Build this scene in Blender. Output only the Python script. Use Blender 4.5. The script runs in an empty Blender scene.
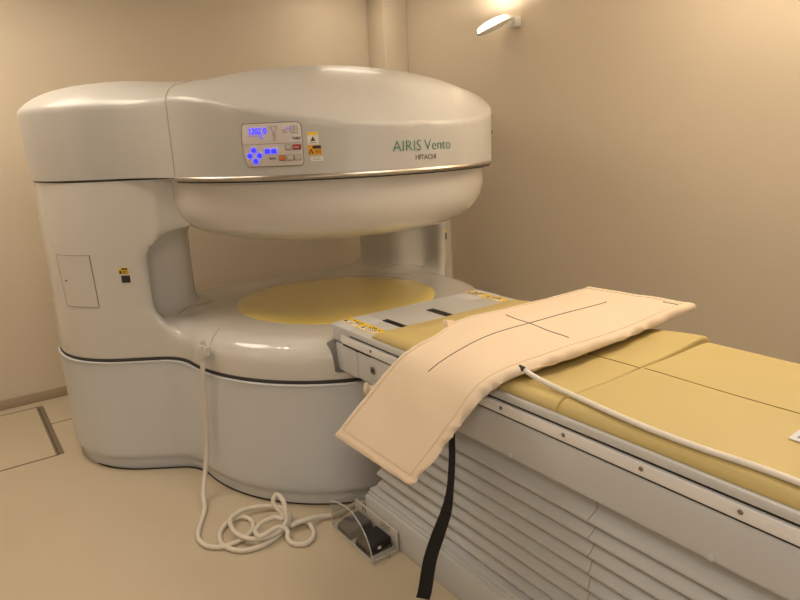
import bpy, bmesh, math, random
import numpy as np
from mathutils import Vector, Matrix
random.seed(4)
SC = bpy.context.scene
COL = SC.collection
PI = math.pi
rad = math.radians

# ------------------------------------------------------------------ materials
def mat(name, col, rough=.5, metal=0., coat=0., bump=None, noise=None, emit=None, estr=0., trans=0., ior=1.45, spec=.5, sheen=0.):
    m = bpy.data.materials.new(name); m.use_nodes = True
    nt = m.node_tree; b = nt.nodes['Principled BSDF']
    b.inputs['Base Color'].default_value = (*col, 1)
    b.inputs['Roughness'].default_value = rough
    b.inputs['Metallic'].default_value = metal
    b.inputs['Coat Weight'].default_value = coat
    b.inputs['Coat Roughness'].default_value = .08
    b.inputs['IOR'].default_value = ior
    b.inputs['Specular IOR Level'].default_value = spec
    b.inputs['Transmission Weight'].default_value = trans
    b.inputs['Sheen Weight'].default_value = sheen
    if emit:
        b.inputs['Emission Color'].default_value = (*emit, 1)
        b.inputs['Emission Strength'].default_value = estr
    tc = nt.nodes.new('ShaderNodeTexCoord')
    if noise:
        sc, amt = noise
        n = nt.nodes.new('ShaderNodeTexNoise'); n.inputs['Scale'].default_value = sc; n.inputs['Detail'].default_value = 5
        nt.links.new(tc.outputs['Object'], n.inputs['Vector'])
        r = nt.nodes.new('ShaderNodeMix'); r.data_type = 'RGBA'
        r.inputs[6].default_value = (*[c*(1-amt) for c in col], 1)
        r.inputs[7].default_value = (*[min(1, c*(1+amt)) for c in col], 1)
        nt.links.new(n.outputs['Fac'], r.inputs[0]); nt.links.new(r.outputs[2], b.inputs['Base Color'])
    if bump:
        sc, st = bump
        n = nt.nodes.new('ShaderNodeTexNoise'); n.inputs['Scale'].default_value = sc; n.inputs['Detail'].default_value = 4
        nt.links.new(tc.outputs['Object'], n.inputs['Vector'])
        bp = nt.nodes.new('ShaderNodeBump'); bp.inputs['Strength'].default_value = st; bp.inputs['Distance'].default_value = .01
        nt.links.new(n.outputs['Fac'], bp.inputs['Height']); nt.links.new(bp.outputs['Normal'], b.inputs['Normal'])
    return m

def clear(name):
    m = bpy.data.materials.new(name); m.use_nodes = True; nt = m.node_tree; nt.nodes.clear()
    o = nt.nodes.new('ShaderNodeOutputMaterial'); mx = nt.nodes.new('ShaderNodeMixShader'); t = nt.nodes.new('ShaderNodeBsdfTransparent'); g = nt.nodes.new('ShaderNodeBsdfGlossy'); f = nt.nodes.new('ShaderNodeLayerWeight'); f.inputs['Blend'].default_value = .08
    t.inputs['Color'].default_value = (.96, .96, .95, 1); g.inputs['Roughness'].default_value = .03; 
    nt.links.new(f.outputs['Facing'], mx.inputs[0]); nt.links.new(t.outputs[0], mx.inputs[1]); nt.links.new(g.outputs[0], mx.inputs[2]); nt.links.new(mx.outputs[0], o.inputs[0])
    return m
M = dict(
    wall=mat('wall_paper', (.68, .59, .46), .85, bump=(180, .10), noise=(1.5, .02)),
    ceil=mat('ceiling_paint', (.78, .74, .67), .9),
    floor=mat('floor_vinyl', (.56, .475, .35), .45, bump=(60, .02), noise=(3, .05)),
    base=mat('baseboard_vinyl', (.40, .32, .22), .6),
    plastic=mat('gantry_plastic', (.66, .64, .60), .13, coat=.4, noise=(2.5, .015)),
    cover=mat('shaded_cover_plastic', (.52, .505, .475), .34, coat=.12, noise=(2.5, .015)),  # same plastic, darkened in colour for the weaker light on the upper front
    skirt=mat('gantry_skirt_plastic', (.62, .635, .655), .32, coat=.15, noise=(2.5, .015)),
    gap=mat('dark_gap', (.035, .03, .025), .7),
    seam=mat('seam_line', (.30, .25, .20), .7),
    chrome=mat('satin_metal', (.46, .42, .37), .30, metal=1.),
    yellow=mat('yellow_plate', (.92, .74, .22), .07, coat=.5),
    matf=mat('yellow_vinyl_foam', (.56, .445, .185), .48, bump=(14, .06), noise=(4, .03)),
    matline=mat('mat_stitch', (.22, .16, .04), .8),
    pad=mat('cream_coil_fabric', (.84, .69, .52), .75, bump=(420, .10), noise=(6, .02), sheen=.15),
    padline=mat('pad_marking', (.10, .09, .08), .8),
    table=mat('table_plastic', (.60, .615, .64), .4, noise=(3, .015)),
    deck=mat('table_deck_grey', (.55, .55, .545), .35, noise=(3, .02)),
    rail=mat('rail_aluminium', (.88, .88, .91), .35, metal=.1),
    bellow=mat('bellows_fabric', (.55, .56, .575), .6, noise=(5, .03)),
    black=mat('black_vinyl', (.012, .011, .010), .55),
    strap=mat('black_webbing', (.016, .014, .013), .8, bump=(300, .3)),
    white=mat('white_cable_jacket', (.80, .76, .70), .45),
    gcable=mat('beige_cable_jacket', (.72, .66, .56), .45),
    plug=mat('plug_plastic', (.66, .62, .55), .45),
    grey=mat('grey_rubber', (.10, .095, .09), .6),
    acryl=clear('clear_acrylic'),
    acedge=mat('acrylic_edge', (.85, .83, .78), .2, trans=.5),
    pbase=mat('pedal_base_white', (.60, .57, .53), .5),
    screw=mat('screw_steel', (.28, .26, .25), .35, metal=.9),
    panel=mat('control_panel_face', (.66, .60, .58), .3),
    led=mat('blue_backlit', (.02, .03, .5), .4, emit=(.02, .02, 1.), estr=1.9),
    ledglow=mat('blue_display_glow', (.60, .54, .64), .4, emit=(.25, .17, 1.), estr=.14),
    btn=mat('button_grey', (.55, .50, .45), .4),
    btnedge=mat('button_edge', (.22, .19, .17), .5),
    red=mat('button_red', (.42, .02, .015), .4),
    orange=mat('button_orange', (.62, .20, .05), .4),
    ink=mat('dark_ink', (.035, .03, .03), .6),
    green=mat('green_lettering', (.025, .19, .10), .45),
    greyink=mat('grey_lettering', (.20, .16, .12), .5),
    sty=mat('sticker_yellow', (.85, .58, .03), .45),
    sto=mat('sticker_orange', (.80, .36, .02), .45),
    stw=mat('sticker_white', (.80, .76, .68), .5),
    lampw=mat('lamp_white', (.85, .82, .76), .35),
    glow=mat('lamp_diffuser', (1, .95, .85), .5, emit=(1., .84, .64), estr=5.),
    paper=mat('tag_paper', (.75, .76, .80), .6),
    blue=mat('tag_blue', (.18, .26, .55), .6),
    hatch=mat('hatch_frame_metal', (.26, .21, .155), .4, metal=.4),
)

# ------------------------------------------------------------------ object helpers
ROOT = {}
def thing(name, label, cat, loc, group=None):
    o = bpy.data.objects.new(name, None); COL.objects.link(o)
    o.location = loc; o['label'] = label; o['category'] = cat
    if group: o['group'] = group
    o.empty_display_size = .05
    ROOT[o] = Vector(loc)
    return o
def tag(o, label, cat, group=None):
    o['label'] = label; o['category'] = cat
    if group: o['group'] = group
    return o
def struct(o):
    o['kind'] = 'structure'; return o
def obj(name, verts, faces, m, parent=None, smooth=True, angle=40, label=None, base=None):
    """verts in world coordinates"""
    off = ROOT.get(parent, Vector((0, 0, 0))) if parent else Vector(base or (0, 0, 0))
    me = bpy.data.meshes.new(name)
    me.from_pydata([tuple(Vector(v)-off) for v in verts], [], faces)
    me.update()
    ms = m if isinstance(m, (list, tuple)) else [m]
    for k in ms: me.materials.append(k)
    if smooth:
        me.polygons.foreach_set('use_smooth', [True]*len(me.polygons))
        me.set_sharp_from_angle(angle=rad(angle))
    o = bpy.data.objects.new(name, me); COL.objects.link(o)
    if parent:
        o.parent = parent; ROOT[o] = off
    else:
        o.location = off; ROOT[o] = off
    if label: o['label'] = label
    return o
class MB:
    def __init__(s): s.v = []; s.f = []
    def add(s, v, f):
        n = len(s.v); s.v += [tuple(p) for p in v]; s.f += [tuple(i+n for i in q) for q in f]; return s
    def build(s, name, m, parent=None, **k): return obj(name, s.v, s.f, m, parent, **k)
def box(x0, x1, y0, y1, z0, z1, bev=0., segs=2, mtx=None):
    bm = bmesh.new(); bmesh.ops.create_cube(bm, size=1)
    for v in bm.verts:
        v.co = Vector((x0+(v.co.x+.5)*(x1-x0), y0+(v.co.y+.5)*(y1-y0), z0+(v.co.z+.5)*(z1-z0)))
    if bev: bmesh.ops.bevel(bm, geom=list(bm.edges), offset=bev, segments=segs, profile=.5, affect='EDGES')
    bm.verts.index_update()
    V = [(mtx @ v.co) if mtx else v.co.copy() for v in bm.verts]; Fc = [[v.index for v in f.verts] for f in bm.faces]
    bm.free(); return V, Fc
def spline(pts, n=8, closed=False):
    P = [Vector(p) for p in pts]; out = []; N = len(P)
    rng = range(N if closed else N-1)
    for i in rng:
        if closed: a, b, c, d = P[(i-1) % N], P[i], P[(i+1) % N], P[(i+2) % N]
        else: a, b, c, d = P[max(i-1, 0)], P[i], P[i+1], P[min(i+2, N-1)]
        for k in range(n):
            t = k/n
            out.append(.5*((2*b)+(c-a)*t+(2*a-5*b+4*c-d)*t*t+(3*b-a-3*c+d)*t**3))
    if not closed: out.append(P[-1])
    return out
def tube(pts, r, segs=10, closed=False, cap=True):
    P = [Vector(p) for p in pts]; N = len(P); V = []; Fc = []
    rr = r if isinstance(r, (list, tuple)) else [r]*N
    prev = None
    for i in range(N):
        if closed: t = (P[(i+1) % N]-P[i-1])
        else: t = P[min(i+1, N-1)]-P[max(i-1, 0)]
        t.normalize()
        if prev is None:
            u = t.orthogonal().normalized()
        else:
            u = (prev-t*prev.dot(t)); u = u.normalized() if u.length > 1e-6 else t.orthogonal().normalized()
        prev = u; w = t.cross(u)
        for k in range(segs):
            a = 2*PI*k/segs; V.append(P[i]+(u*math.cos(a)+w*math.sin(a))*rr[i])
    for i in range(N if closed else N-1):
        j = (i+1) % N
        for k in range(segs):
            l = (k+1) % segs
            Fc.append((i*segs+k, i*segs+l, j*segs+l, j*segs+k))
    if cap and not closed:
        Fc.append(tuple(range(segs))[::-1]); Fc.append(tuple((N-1)*segs+k for k in range(segs)))
    return V, Fc
def lathe(profile, cx, cy, n=96, a0=0., a1=2*PI):
    full = abs(a1-a0-2*PI) < 1e-6
    V = []; Fc = []; K = len(profile); m = n if full else n+1
    for i in range(m):
        a = a0+(a1-a0)*i/n
        for r, z in profile: V.append((cx+r*math.cos(a), cy+r*math.sin(a), z))
    for i in range(n):
        j = (i+1) % m
        for k in range(K-1): Fc.append((i*K+k, j*K+k, j*K+k+1, i*K+k+1))
    return V, Fc
def cyl(c, axis, r, l, n=20, bev=0.):
    """short cylinder from c along axis, rounded end edge"""
    ax = Vector(axis).normalized(); c = Vector(c)
    pts = [c, c+ax*(l-bev), c+ax*l] if bev else [c, c+ax*l]
    rs = [r, r, max(r-bev, r*.2)] if bev else [r, r]
    return tube(pts, rs, n)
def prism(outline, z0, z1, bev=0., mtx=None, segs=2):
    """outline (x,y) extruded along z, bevelled, then placed by mtx"""
    bm = bmesh.new()
    b = [bm.verts.new((x, y, z0)) for x, y in outline]
    f = bm.faces.new(b); f.normal_update()
    r = bmesh.ops.extrude_face_region(bm, geom=[f])
    for v in [g for g in r['geom'] if isinstance(g, bmesh.types.BMVert)]: v.co.z = z1
    bmesh.ops.recalc_face_normals(bm, faces=bm.faces)
    if bev:
        es = [e for e in bm.edges if e.is_manifold and abs(e.calc_face_angle(0)) > .6]
        bmesh.ops.bevel(bm, geom=es, offset=bev, segments=segs, profile=.5, affect='EDGES')
    bm.verts.index_update()
    V = [(mtx @ v.co) if mtx else v.co.copy() for v in bm.verts]; Fc = [[v.index for v in f.verts] for f in bm.faces]
    bm.free(); return V, Fc
def rrect(w, h, r, n=5, cx=0, cy=0):
    out = []
    for sx, sy, a0 in ((1, 1, 0), (-1, 1, 90), (-1, -1, 180), (1, -1, 270)):
        for k in range(n+1):
            a = rad(a0+90*k/n); out.append((cx+sx*(w/2-r)+r*math.cos(a), cy+sy*(h/2-r)+r*math.sin(a)))
    return out
def text_geo(s, size, extr=.0006, shear=0., sx=1., bold=-.018):
    cu = bpy.data.curves.new('tmp_text', 'FONT'); cu.body = s; cu.size = size; cu.extrude = extr; cu.shear = shear
    cu.resolution_u = 3; cu.offset = bold*size
    o = bpy.data.objects.new('tmp_text', cu); COL.objects.link(o)
    dg = bpy.context.evaluated_depsgraph_get(); dg.update()
    me = bpy.data.meshes.new_from_object(o.evaluated_get(dg))
    V = [Vector((v.co.x*sx, v.co.y, v.co.z)) for v in me.vertices]; Fc = [list(p.vertices) for p in me.polygons]
    bpy.data.objects.remove(o); bpy.data.curves.remove(cu); bpy.data.meshes.remove(me)
    return V, Fc

# ------------------------------------------------------------------ camera
f_px = 634.85; yaw, pitch, roll = rad(35.313), rad(14.212), rad(-2.4886); CAMZ = 1.5
Fv = Vector((math.sin(yaw)*math.cos(pitch), math.cos(yaw)*math.cos(pitch), -math.sin(pitch)))
R0 = Vector((math.cos(yaw), -math.sin(yaw), 0)); U0 = R0.cross(Fv)
Rv = math.cos(roll)*R0+math.sin(roll)*U0; Uv = -math.sin(roll)*R0+math.cos(roll)*U0
cd = bpy.data.cameras.new('camera'); cam = bpy.data.objects.new('camera', cd); COL.objects.link(cam)
mw = Matrix.Identity(4)
for i in range(3): mw[i][0] = Rv[i]; mw[i][1] = Uv[i]; mw[i][2] = -Fv[i]
mw[2][3] = CAMZ
cam.matrix_world = mw; cd.sensor_width = 36; cd.lens = f_px/800*36; cd.clip_start = .02
SC.camera = cam

# ------------------------------------------------------------------ room
XL, XR, YF, YB, ZC = -3.4, 3.12, -3.6, 4.37, 2.62
def slab(name, x0, x1, y0, y1, z0, z1, m): return struct(obj(name, *box(x0, x1, y0, y1, z0, z1), m, smooth=False))
slab('floor', XL-.1, XR+.1, YF-.1, YB+.1, -.1, 0, M['floor'])
slab('ceiling', XL-.1, XR+.1, YF-.1, YB+.1, ZC, ZC+.1, M['ceil'])
slab('wall_back', XL-.1, XR+.1, YB, YB+.1, 0, ZC, M['wall'])
slab('wall_right', XR, XR+.1, YF, YB, 0, ZC, M['wall'])
slab('wall_left', XL-.1, XL, YF, YB, 0, ZC, M['wall'])
slab('wall_front', XL-.1, XR+.1, YF-.1, YF, 0, ZC, M['wall'])
struct(obj('trim_1', *box(2.90, XR, 4.15, YB, 0, ZC, .006), M['wall']))          # boxed-in corner column
for nm, a in (('baseboard_back', (XL, 2.90, YB-.008, YB, 0, .062)), ('baseboard_right', (XR-.008, XR, YF, 4.15, 0, .062))):
    struct(obj(nm, *box(*a, .003), M['base']))
b = MB()                                                                        # floor hatch frame and floor joints
for a in ((.258, .268, 3.474, 4.27), (.272, .296, 3.474, 4.27)): b.add(*box(*a[:2], a[2], a[3], -.004, .0018))
struct(b.build('trim_2', M['hatch'], smooth=False))
b = MB()
b.add(*box(-3.4, .27, 3.472, 3.477, -.004, .0012)); b.add(*box(-3.4, .27, 4.268, 4.274, -.004, .0012))
b.add(*box(.268, .272, 3.474, 4.27, -.004, .0016))
b.add(*box(.296, 1.2, 3.93, 3.934, -.004, .0012))
struct(b.build('trim_3', M['gap'], smooth=False))
b = MB(); b.add(*box(-3.4, .258, 3.482, 3.492, -.004, .0012)); b.add(*box(.296, 1.2, 3.936, 3.944, -.004, .001))
struct(b.build('trim_4', mat('hatch_edge', (.55, .46, .33), .4), smooth=False))

# ------------------------------------------------------------------ gantry by signed distance field
CX, CY, RD = 1.58, 2.79, .79
def smin(a, b, k):
    h = np.maximum(k-np.abs(a-b), 0); return np.minimum(a, b)-h*h/(4*k)
def smax(a, b, k): return -smin(-a, -b, k)
def plan_parts(x, y, lim=1.219):
    X = np.where(x > CX, (x-CX)*1.055, CX-x)
    h2 = .565*(X-.862)-.825*(y-2.914)
    arm = smax(smax(X-lim, h2, .2), y-3.58, .16)
    return X, arm
def disc(x, y, r): return np.hypot(x-CX, y-CY)-r
def planL(x, y):
    X, arm = plan_parts(x, y); return smin(disc(x, y, RD), arm, .10)
def planB(x, y, z):
    X, arm = plan_parts(x, y, 1.211+.010*np.clip((z-1.385)/.3, 0, 1)); return smin(disc(x, y, RD), arm, .20)
def rbox2(X, y, x0, x1, y0, y1, r):
    qx = np.abs(X-(x0+x1)/2)-(x1-x0)/2+r; qy = np.abs(y-(y0+y1)/2)-(y1-y0)/2+r
    return np.hypot(np.maximum(qx, 0), np.maximum(qy, 0))+np.minimum(np.maximum(qx, qy), 0)-r
ZT = .726
def F_body(x, y, z):
    lim = 1.219-.012*np.clip((z-.60)/.75, 0, 1)
    X, arm = plan_parts(x, y, lim)
    low = smax(smin(disc(x, y, RD), arm, .10), z-ZT, .12)
    p1 = smax(arm, .86-X, .07)
    p2 = rbox2(X, y, .60, .98, 3.08, 3.54, .13)
    post = smax(smin(p1, p2, .05), np.abs(z-.95)-.40, .02)
    bm_plan = smax(arm, .60-X, .02)
    ub = np.clip((.92-X)/.25, 0, 1); beam = smax(bm_plan, 1.100+.07*ub-z, .05)
    beam = smax(beam, z-1.45, .02)
    f = smin(low, post, .10)
    f = smin(f, beam, .10)
    f = smax(f, smin(disc(x, y, RD), arm, .10), .008)
    return f
def F_skirt(x, y, z):
    t = np.clip((.085-z)/.045, 0, 1); t = t*t*(3-2*t)
    return smax(planL(x, y)-.006+.026*t, z-.70, .01)
def F_cap(x, y, z):
    d = planB(x, y, z)
    t = np.clip((y-2.0)/.66, 0, 1)
    hc = 1.563+.127*np.sin(t*PI/2)**1.3
    q = np.clip(-d, 0, 5); wa = np.clip((np.abs(x-CX)-.55)/.3, 0, 1); wa = wa*wa*(3-2*wa)
    top = hc+(1-wa)*.162*(1-np.exp(-q/.28))+wa*(.006+.102*(1-np.exp(-q/.11))+.06*(1-np.exp(-q/.6)))
    return smax(d-.004, (z-top)*.85, .012)
def surface_nets(F, lo, hi, h):
    n = [int(math.ceil((hi[i]-lo[i])/h))+1 for i in range(3)]
    ax = [lo[i]+h*np.arange(n[i]) for i in range(3)]
    G = np.stack(np.meshgrid(*ax, indexing='ij'), -1)
    V = F(G[..., 0], G[..., 1], G[..., 2])
    S = V < 0
    c = [n[i]-1 for i in range(3)]
    acc = np.zeros((*c, 3)); cnt = np.zeros(c)
    def sl(a, o): return a[o[0]:o[0]+c[0], o[1]:o[1]+c[1], o[2]:o[2]+c[2]]
    cor = [(i, j, k) for i in (0, 1) for j in (0, 1) for k in (0, 1)]
    for a in cor:
        for d in range(3):
            if a[d]: continue
            bq = list(a); bq[d] = 1
            va, vb = sl(V, a), sl(V, bq); m = (va < 0) != (vb < 0)
            with np.errstate(divide='ignore', invalid='ignore'): t = np.where(m, va/(va-vb), 0)
            for q in range(3):
                acc[..., q] += np.where(m, a[q]+(t if q == d else 0), 0)
            cnt += m
    act = cnt > 0
    idx = -np.ones(c, int); idx[act] = np.arange(act.sum())
    ijk = np.argwhere(act)
    P = np.array(lo)+h*(ijk+acc[act]/cnt[act][:, None])
    quads = []
    for d in range(3):
        e, g = (d+1) % 3, (d+2) % 3
        s0 = [slice(0, n[i]) for i in range(3)]; s1 = list(s0)
        s0[d] = slice(0, n[d]-1); s1[d] = slice(1, n[d])
        m = S[tuple(s0)] != S[tuple(s1)]
        loc = np.argwhere(m); 
        ok = (loc[:, e] > 0) & (loc[:, g] > 0) & (loc[:, e] < c[e]) & (loc[:, g] < c[g]); loc = loc[ok]
        ins = S[tuple(s0)][tuple(loc.T)]
        def I(de, dg):
            q = loc.copy(); q[:, e] -= de; q[:, g] -= dg; return idx[tuple(q.T)]
        Q = np.stack([I(1, 1), I(0, 1), I(0, 0), I(1, 0)], 1)
        Q[~ins] = Q[~ins][:, ::-1]
        quads.append(Q)
    Q = np.concatenate(quads)
    def grad(P):
        e = 1e-4; g = np.zeros_like(P)
        for i in range(3):
            d = np.zeros(3); d[i] = e
            g[:, i] = (F(*(P+d).T)-F(*(P-d).T))/(2*e)
        return g
    def newton(P, k):
        for _ in range(k):
            v = F(*P.T); g = grad(P); s = (g*g).sum(1)+1e-9
            stp = -(v/s)[:, None]*g; L = np.linalg.norm(stp, axis=1, keepdims=True)
            P = P+stp*np.minimum(1, h*.6/np.maximum(L, 1e-9))
        return P
    P = newton(P, 2)
    for _ in range(3):                                  # even the mesh out along the surface
        s = np.zeros_like(P); w = np.zeros(len(P))
        for a in range(4):
            i, j = Q[:, a], Q[:, (a+1) % 4]
            np.add.at(s, i, P[j]); np.add.at(w, i, 1); np.add.at(s, j, P[i]); np.add.at(w, j, 1)
        P = newton(.5*P+.5*s/w[:, None], 1)
    return P, Q
def cut(P, Q, planes):
    """bisect by planes (co, no): the side the normal points to is dropped; the cut is capped; returns verts, faces, boundary loops"""
    bm = bmesh.new()
    vs = [bm.verts.new(p) for p in P]
    for q in Q:
        try: bm.faces.new([vs[i] for i in q])
        except ValueError: pass
    cuts = []
    for co, no in planes:
        bmesh.ops.bisect_plane(bm, geom=list(bm.verts)+list(bm.edges)+list(bm.faces), dist=1e-5, plane_co=co, plane_no=no, clear_outer=True)
        es = [e for e in bm.edges if e.is_boundary]
        n = Vector(no).normalized()
        es = [e for e in es if all(abs((v.co-Vector(co)).dot(n)) < 1e-4 for v in e.verts)]
        cuts.append([(e.verts[0].co.copy(), e.verts[1].co.copy()) for e in es])
        if es: bmesh.ops.holes_fill(bm, edges=es, sides=0)
    loose = [v for v in bm.verts if not v.link_faces]
    bmesh.ops.delete(bm, geom=loose, context='VERTS')
    bm.verts.index_update()
    V = [v.co.copy() for v in bm.verts]; Fc = [[v.index for v in f.verts] for f in bm.faces]
    bm.free(); return V, Fc, cuts
def chain(segs):
    key = lambda p: (round(p.x, 5), round(p.y, 5), round(p.z, 5))
    adj = {}; pos = {}
    for a, b in segs:
        ka, kb = key(a), key(b); pos[ka] = a; pos[kb] = b
        adj.setdefault(ka, []).append(kb); adj.setdefault(kb, []).append(ka)
    loops = []; seen = set()
    for s in adj:
        if s in seen: continue
        cur, prev, L = s, None, []
        while cur is not None and cur not in seen:
            seen.add(cur); L.append(pos[cur])
            nx = [q for q in adj[cur] if q not in seen]; cur = nx[0] if nx else None
        if len(L) > 8: loops.append(L)
    return loops
def thin_loop(L, step=.02):
    out = [L[0]]
    for p in L[1:]:
        if (p-out[-1]).length > step: out.append(p)
    return out

mri = thing('mri_scanner', 'large cream open MRI scanner with round magnet poles, standing against the back wall', 'MRI scanner', (CX, CY, 0))
HG = .017
LO, HI = (.30, 1.93, -.06), (2.87, 3.66, 2.02)
P, Q = surface_nets(F_skirt, (LO[0], LO[1], -.05), (HI[0], HI[1], .75), HG)
V, Fc, cu = cut(P, Q, [((0, 0, 0), (0, 0, -1)), ((0, 0, .557), (0, 0, 1))])
lower_cover = obj('lower_cover', V, Fc, M['skirt'], mri, label='smooth lower cover with a recessed foot')
loop = max(chain(cu[1]), key=len); loop = [Vector((p.x, p.y, .566)) for p in thin_loop(loop)]
loop_in = [Vector((CX+(p.x-CX)*.992, CY+(p.y-CY)*.992, .5655)) for p in loop]
MB().add(*tube(loop_in, .0075, 6, closed=True)).build('seam_strip', M['gap'], mri, label='dark gap between lower cover and housing')
MB().add(*tube([Vector((CX+(p.x-CX)*.967, CY+(p.y-CY)*.967, .002)) for p in loop], .0042, 6, closed=True)).build('floor_gap_shade', M['gap'], mri, label='dark line standing for the shaded gap along the floor')  # dark tube stands in for contact shade under the foot
lip = [Vector((CX+(p.x-CX)*.9995, CY+(p.y-CY)*.9995, .5535)) for p in loop]
MB().add(*tube(lip, .0065, 8, closed=True)).build('cover_lip', M['skirt'], mri)

P, Q = surface_nets(F_body, (LO[0], LO[1], .50), (HI[0], HI[1], 1.50), HG)
V, Fc, cu = cut(P, Q, [((0, 0, .572), (0, 0, -1)), ((0, 0, 1.378), (0, 0, 1))])
def cut_by(V, Fc, cV, cF, op='DIFFERENCE'):
    a = obj('whole', V, Fc, M['plastic']); c = obj('cutter', cV, cF, M['plastic'], smooth=False)
    md = a.modifiers.new('cut', 'BOOLEAN'); md.operation = op; md.object = c; md.solver = 'EXACT'
    dg = bpy.context.evaluated_depsgraph_get(); dg.update()
    me = bpy.data.meshes.new_from_object(a.evaluated_get(dg))
    V = [v.co.copy() for v in me.vertices]; Fc = [list(p.vertices) for p in me.polygons]
    bpy.data.meshes.remove(me); bpy.data.objects.remove(a); bpy.data.objects.remove(c)
    return V, Fc
V, Fc = cut_by(V, Fc, *box(1.166, 1.994, 1.6, 2.180, .600, 1.05, .010))         # recess the table docks into
housing = obj('main_housing', V, Fc, M['plastic'], mri, label='glossy housing with the two side posts')
loop = max(chain(cu[1]), key=len)
arm_gap = [Vector((CX+(p.x-CX)*.996, CY+(p.y-CY)*.996, 1.381)) for p in thin_loop(loop)]
MB().add(*tube(arm_gap, .006, 6, closed=True)).build('seam_strip', M['gap'], mri)

P, Q = surface_nets(F_cap, (LO[0], LO[1], 1.30), (HI[0], HI[1], 2.02), HG)
ZB = 1.385
V, Fc, cu = cut(P, Q, [((0, 0, ZB), (0, 0, -1))])
whole = obj('cap', V, Fc, M['plastic'])
RC0 = .786
SEAM = [(.7953, 2.660), (.835, 2.735), (.905, 2.86), (.985, 2.99), (1.06, 3.11), (1.13, 3.25), (1.18, 3.42), (1.20, 3.75)]
SEAM = [(p.x, p.y) for p in spline([(x, y, 0) for x, y in SEAM], 6)]
def cap_outline(off):
    left = [(x-off, y) for x, y in SEAM]
    right = [(2*CX-x, y) for x, y in left]
    front = [(CX+1.1*math.cos(rad(a)), CY+1.1*math.sin(rad(a))) for a in range(-160, -19, 4)]
    p0 = (SEAM[0][0]-.25-off, SEAM[0][1]-.10); p1 = (2*CX-p0[0], p0[1])
    return [p0]+front+[p1]+right+left[::-1]
def boolean(op, r):
    cu = obj('cutter', *prism(cap_outline(r), 1.0, 2.4), M['plastic'], smooth=False)
    md = whole.modifiers.new('cut', 'BOOLEAN'); md.operation = op; md.object = cu; md.solver = 'EXACT'
    dg = bpy.context.evaluated_depsgraph_get(); dg.update()
    me = bpy.data.meshes.new_from_object(whole.evaluated_get(dg))
    V = [v.co.copy() for v in me.vertices]; Fc = [list(p.vertices) for p in me.polygons]
    whole.modifiers.clear(); bpy.data.meshes.remove(me); bpy.data.objects.remove(cu)
    return V, Fc
def subset(V, Fc, test):
    keep = [f for f in Fc if test(sum((V[i] for i in f), Vector())/len(f))]
    ids = sorted({i for f in keep for i in f}); mp = {i: k for k, i in enumerate(ids)}
    return [V[i] for i in ids], [[mp[i] for i in f] for f in keep]
V, Fc = boolean('INTERSECT', 0.)
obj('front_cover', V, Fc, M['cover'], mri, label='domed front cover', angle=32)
V, Fc = boolean('DIFFERENCE', .003)
for sgn, lb in ((-1, 'left side cover over the post'), (1, 'right side cover over the post')):
    v2, f2 = subset(V, Fc, lambda c: (c.x-CX)*sgn > 0)
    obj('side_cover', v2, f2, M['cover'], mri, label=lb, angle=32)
bpy.data.objects.remove(whole)
# dark joint between front cover and side covers: follows the outer skin
for sgn in (-1, 1):
    L = []; zz = np.linspace(1.39, 2.0, 600)
    d0 = Vector((-.9, -.36, 0)).normalized()
    sx_ = lambda x: x-.0015 if sgn < 0 else 2*CX-x+.0015
    def topz(x, y):
        v = F_cap(np.full(600, sx_(x)), np.full(600, y), zz); i_ = np.where(v < 0)[0]
        return None if not len(i_) or i_[-1] >= 599 else float(zz[i_[-1]])
    x0, y0 = SEAM[0]
    start = [(x0+d0.x*t, y0+d0.y*t) for t in np.linspace(.03, -.0, 40)]
    # front skin: for each height the outermost point of the cut line
    for z in np.linspace(1.390, 1.68, 22):
        for x, y in start+SEAM:
            if float(F_cap(np.array([sx_(x)]), np.array([y]), np.array([z]))[0]) < 0: L.append(Vector((sx_(x), y, z))); break
    for x, y in SEAM:
        z = topz(x, y)
        if z and z > L[-1].z+.002: L.append(Vector((sx_(x), y, z)))
    if len(L) > 4: MB().add(*tube(L, .0024, 6)).build('seam_strip', M['seam'], mri)

# upper pole bowl (lathe), metal trim
prof = [(.30, 1.378), (.764, 1.378), (.764, 1.372), (.759, 1.364), (.757, 1.34), (.754, 1.30), (.748, 1.26), (.737, 1.225), (.720, 1.195), (.695, 1.168), (.66, 1.145), (.615, 1.126), (.565, 1.112), (.50, 1.101), (.42, 1.094), (.30, 1.090), (.15, 1.089), (.001, 1.089)]
P2 = spline([(r, z, 0) for r, z in prof[3:]], 3)
prof = prof[:3]+[(p.x, p.y) for p in P2]
obj('upper_pole_cover', *lathe(prof, CX, CY, 160), M['plastic'], mri, label='round bowl-shaped cover of the upper pole', angle=50)
tr = [(.770, 1.3690), (.790, 1.3695), (.797, 1.3730), (.8005, 1.379), (.7990, 1.3855), (.7955, 1.3885), (.770, 1.3885)]
b = MB(); b.add(*lathe(tr, CX, CY, 120, rad(-171), rad(-9)))
b.build('trim_strip', M['chrome'], mri, label='bright metal trim strip')
b = MB(); b.add(*lathe([(.760, 1.3645), (.786, 1.3645), (.786, 1.3700), (.760, 1.3700)], CX, CY, 120, rad(-171), rad(-9)))
b.build('seam_strip', M['gap'], mri)
# yellow pole plate
prof = [(.0001, ZT+.0030), (.40, ZT+.0030), (.502, ZT+.0028), (.505, ZT+.0015), (.506, ZT-.006)]
obj('pole_plate', *lathe(prof[::-1], CX, CY, 128), M['yellow'], mri, label='round yellow plate of the lower pole')

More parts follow.
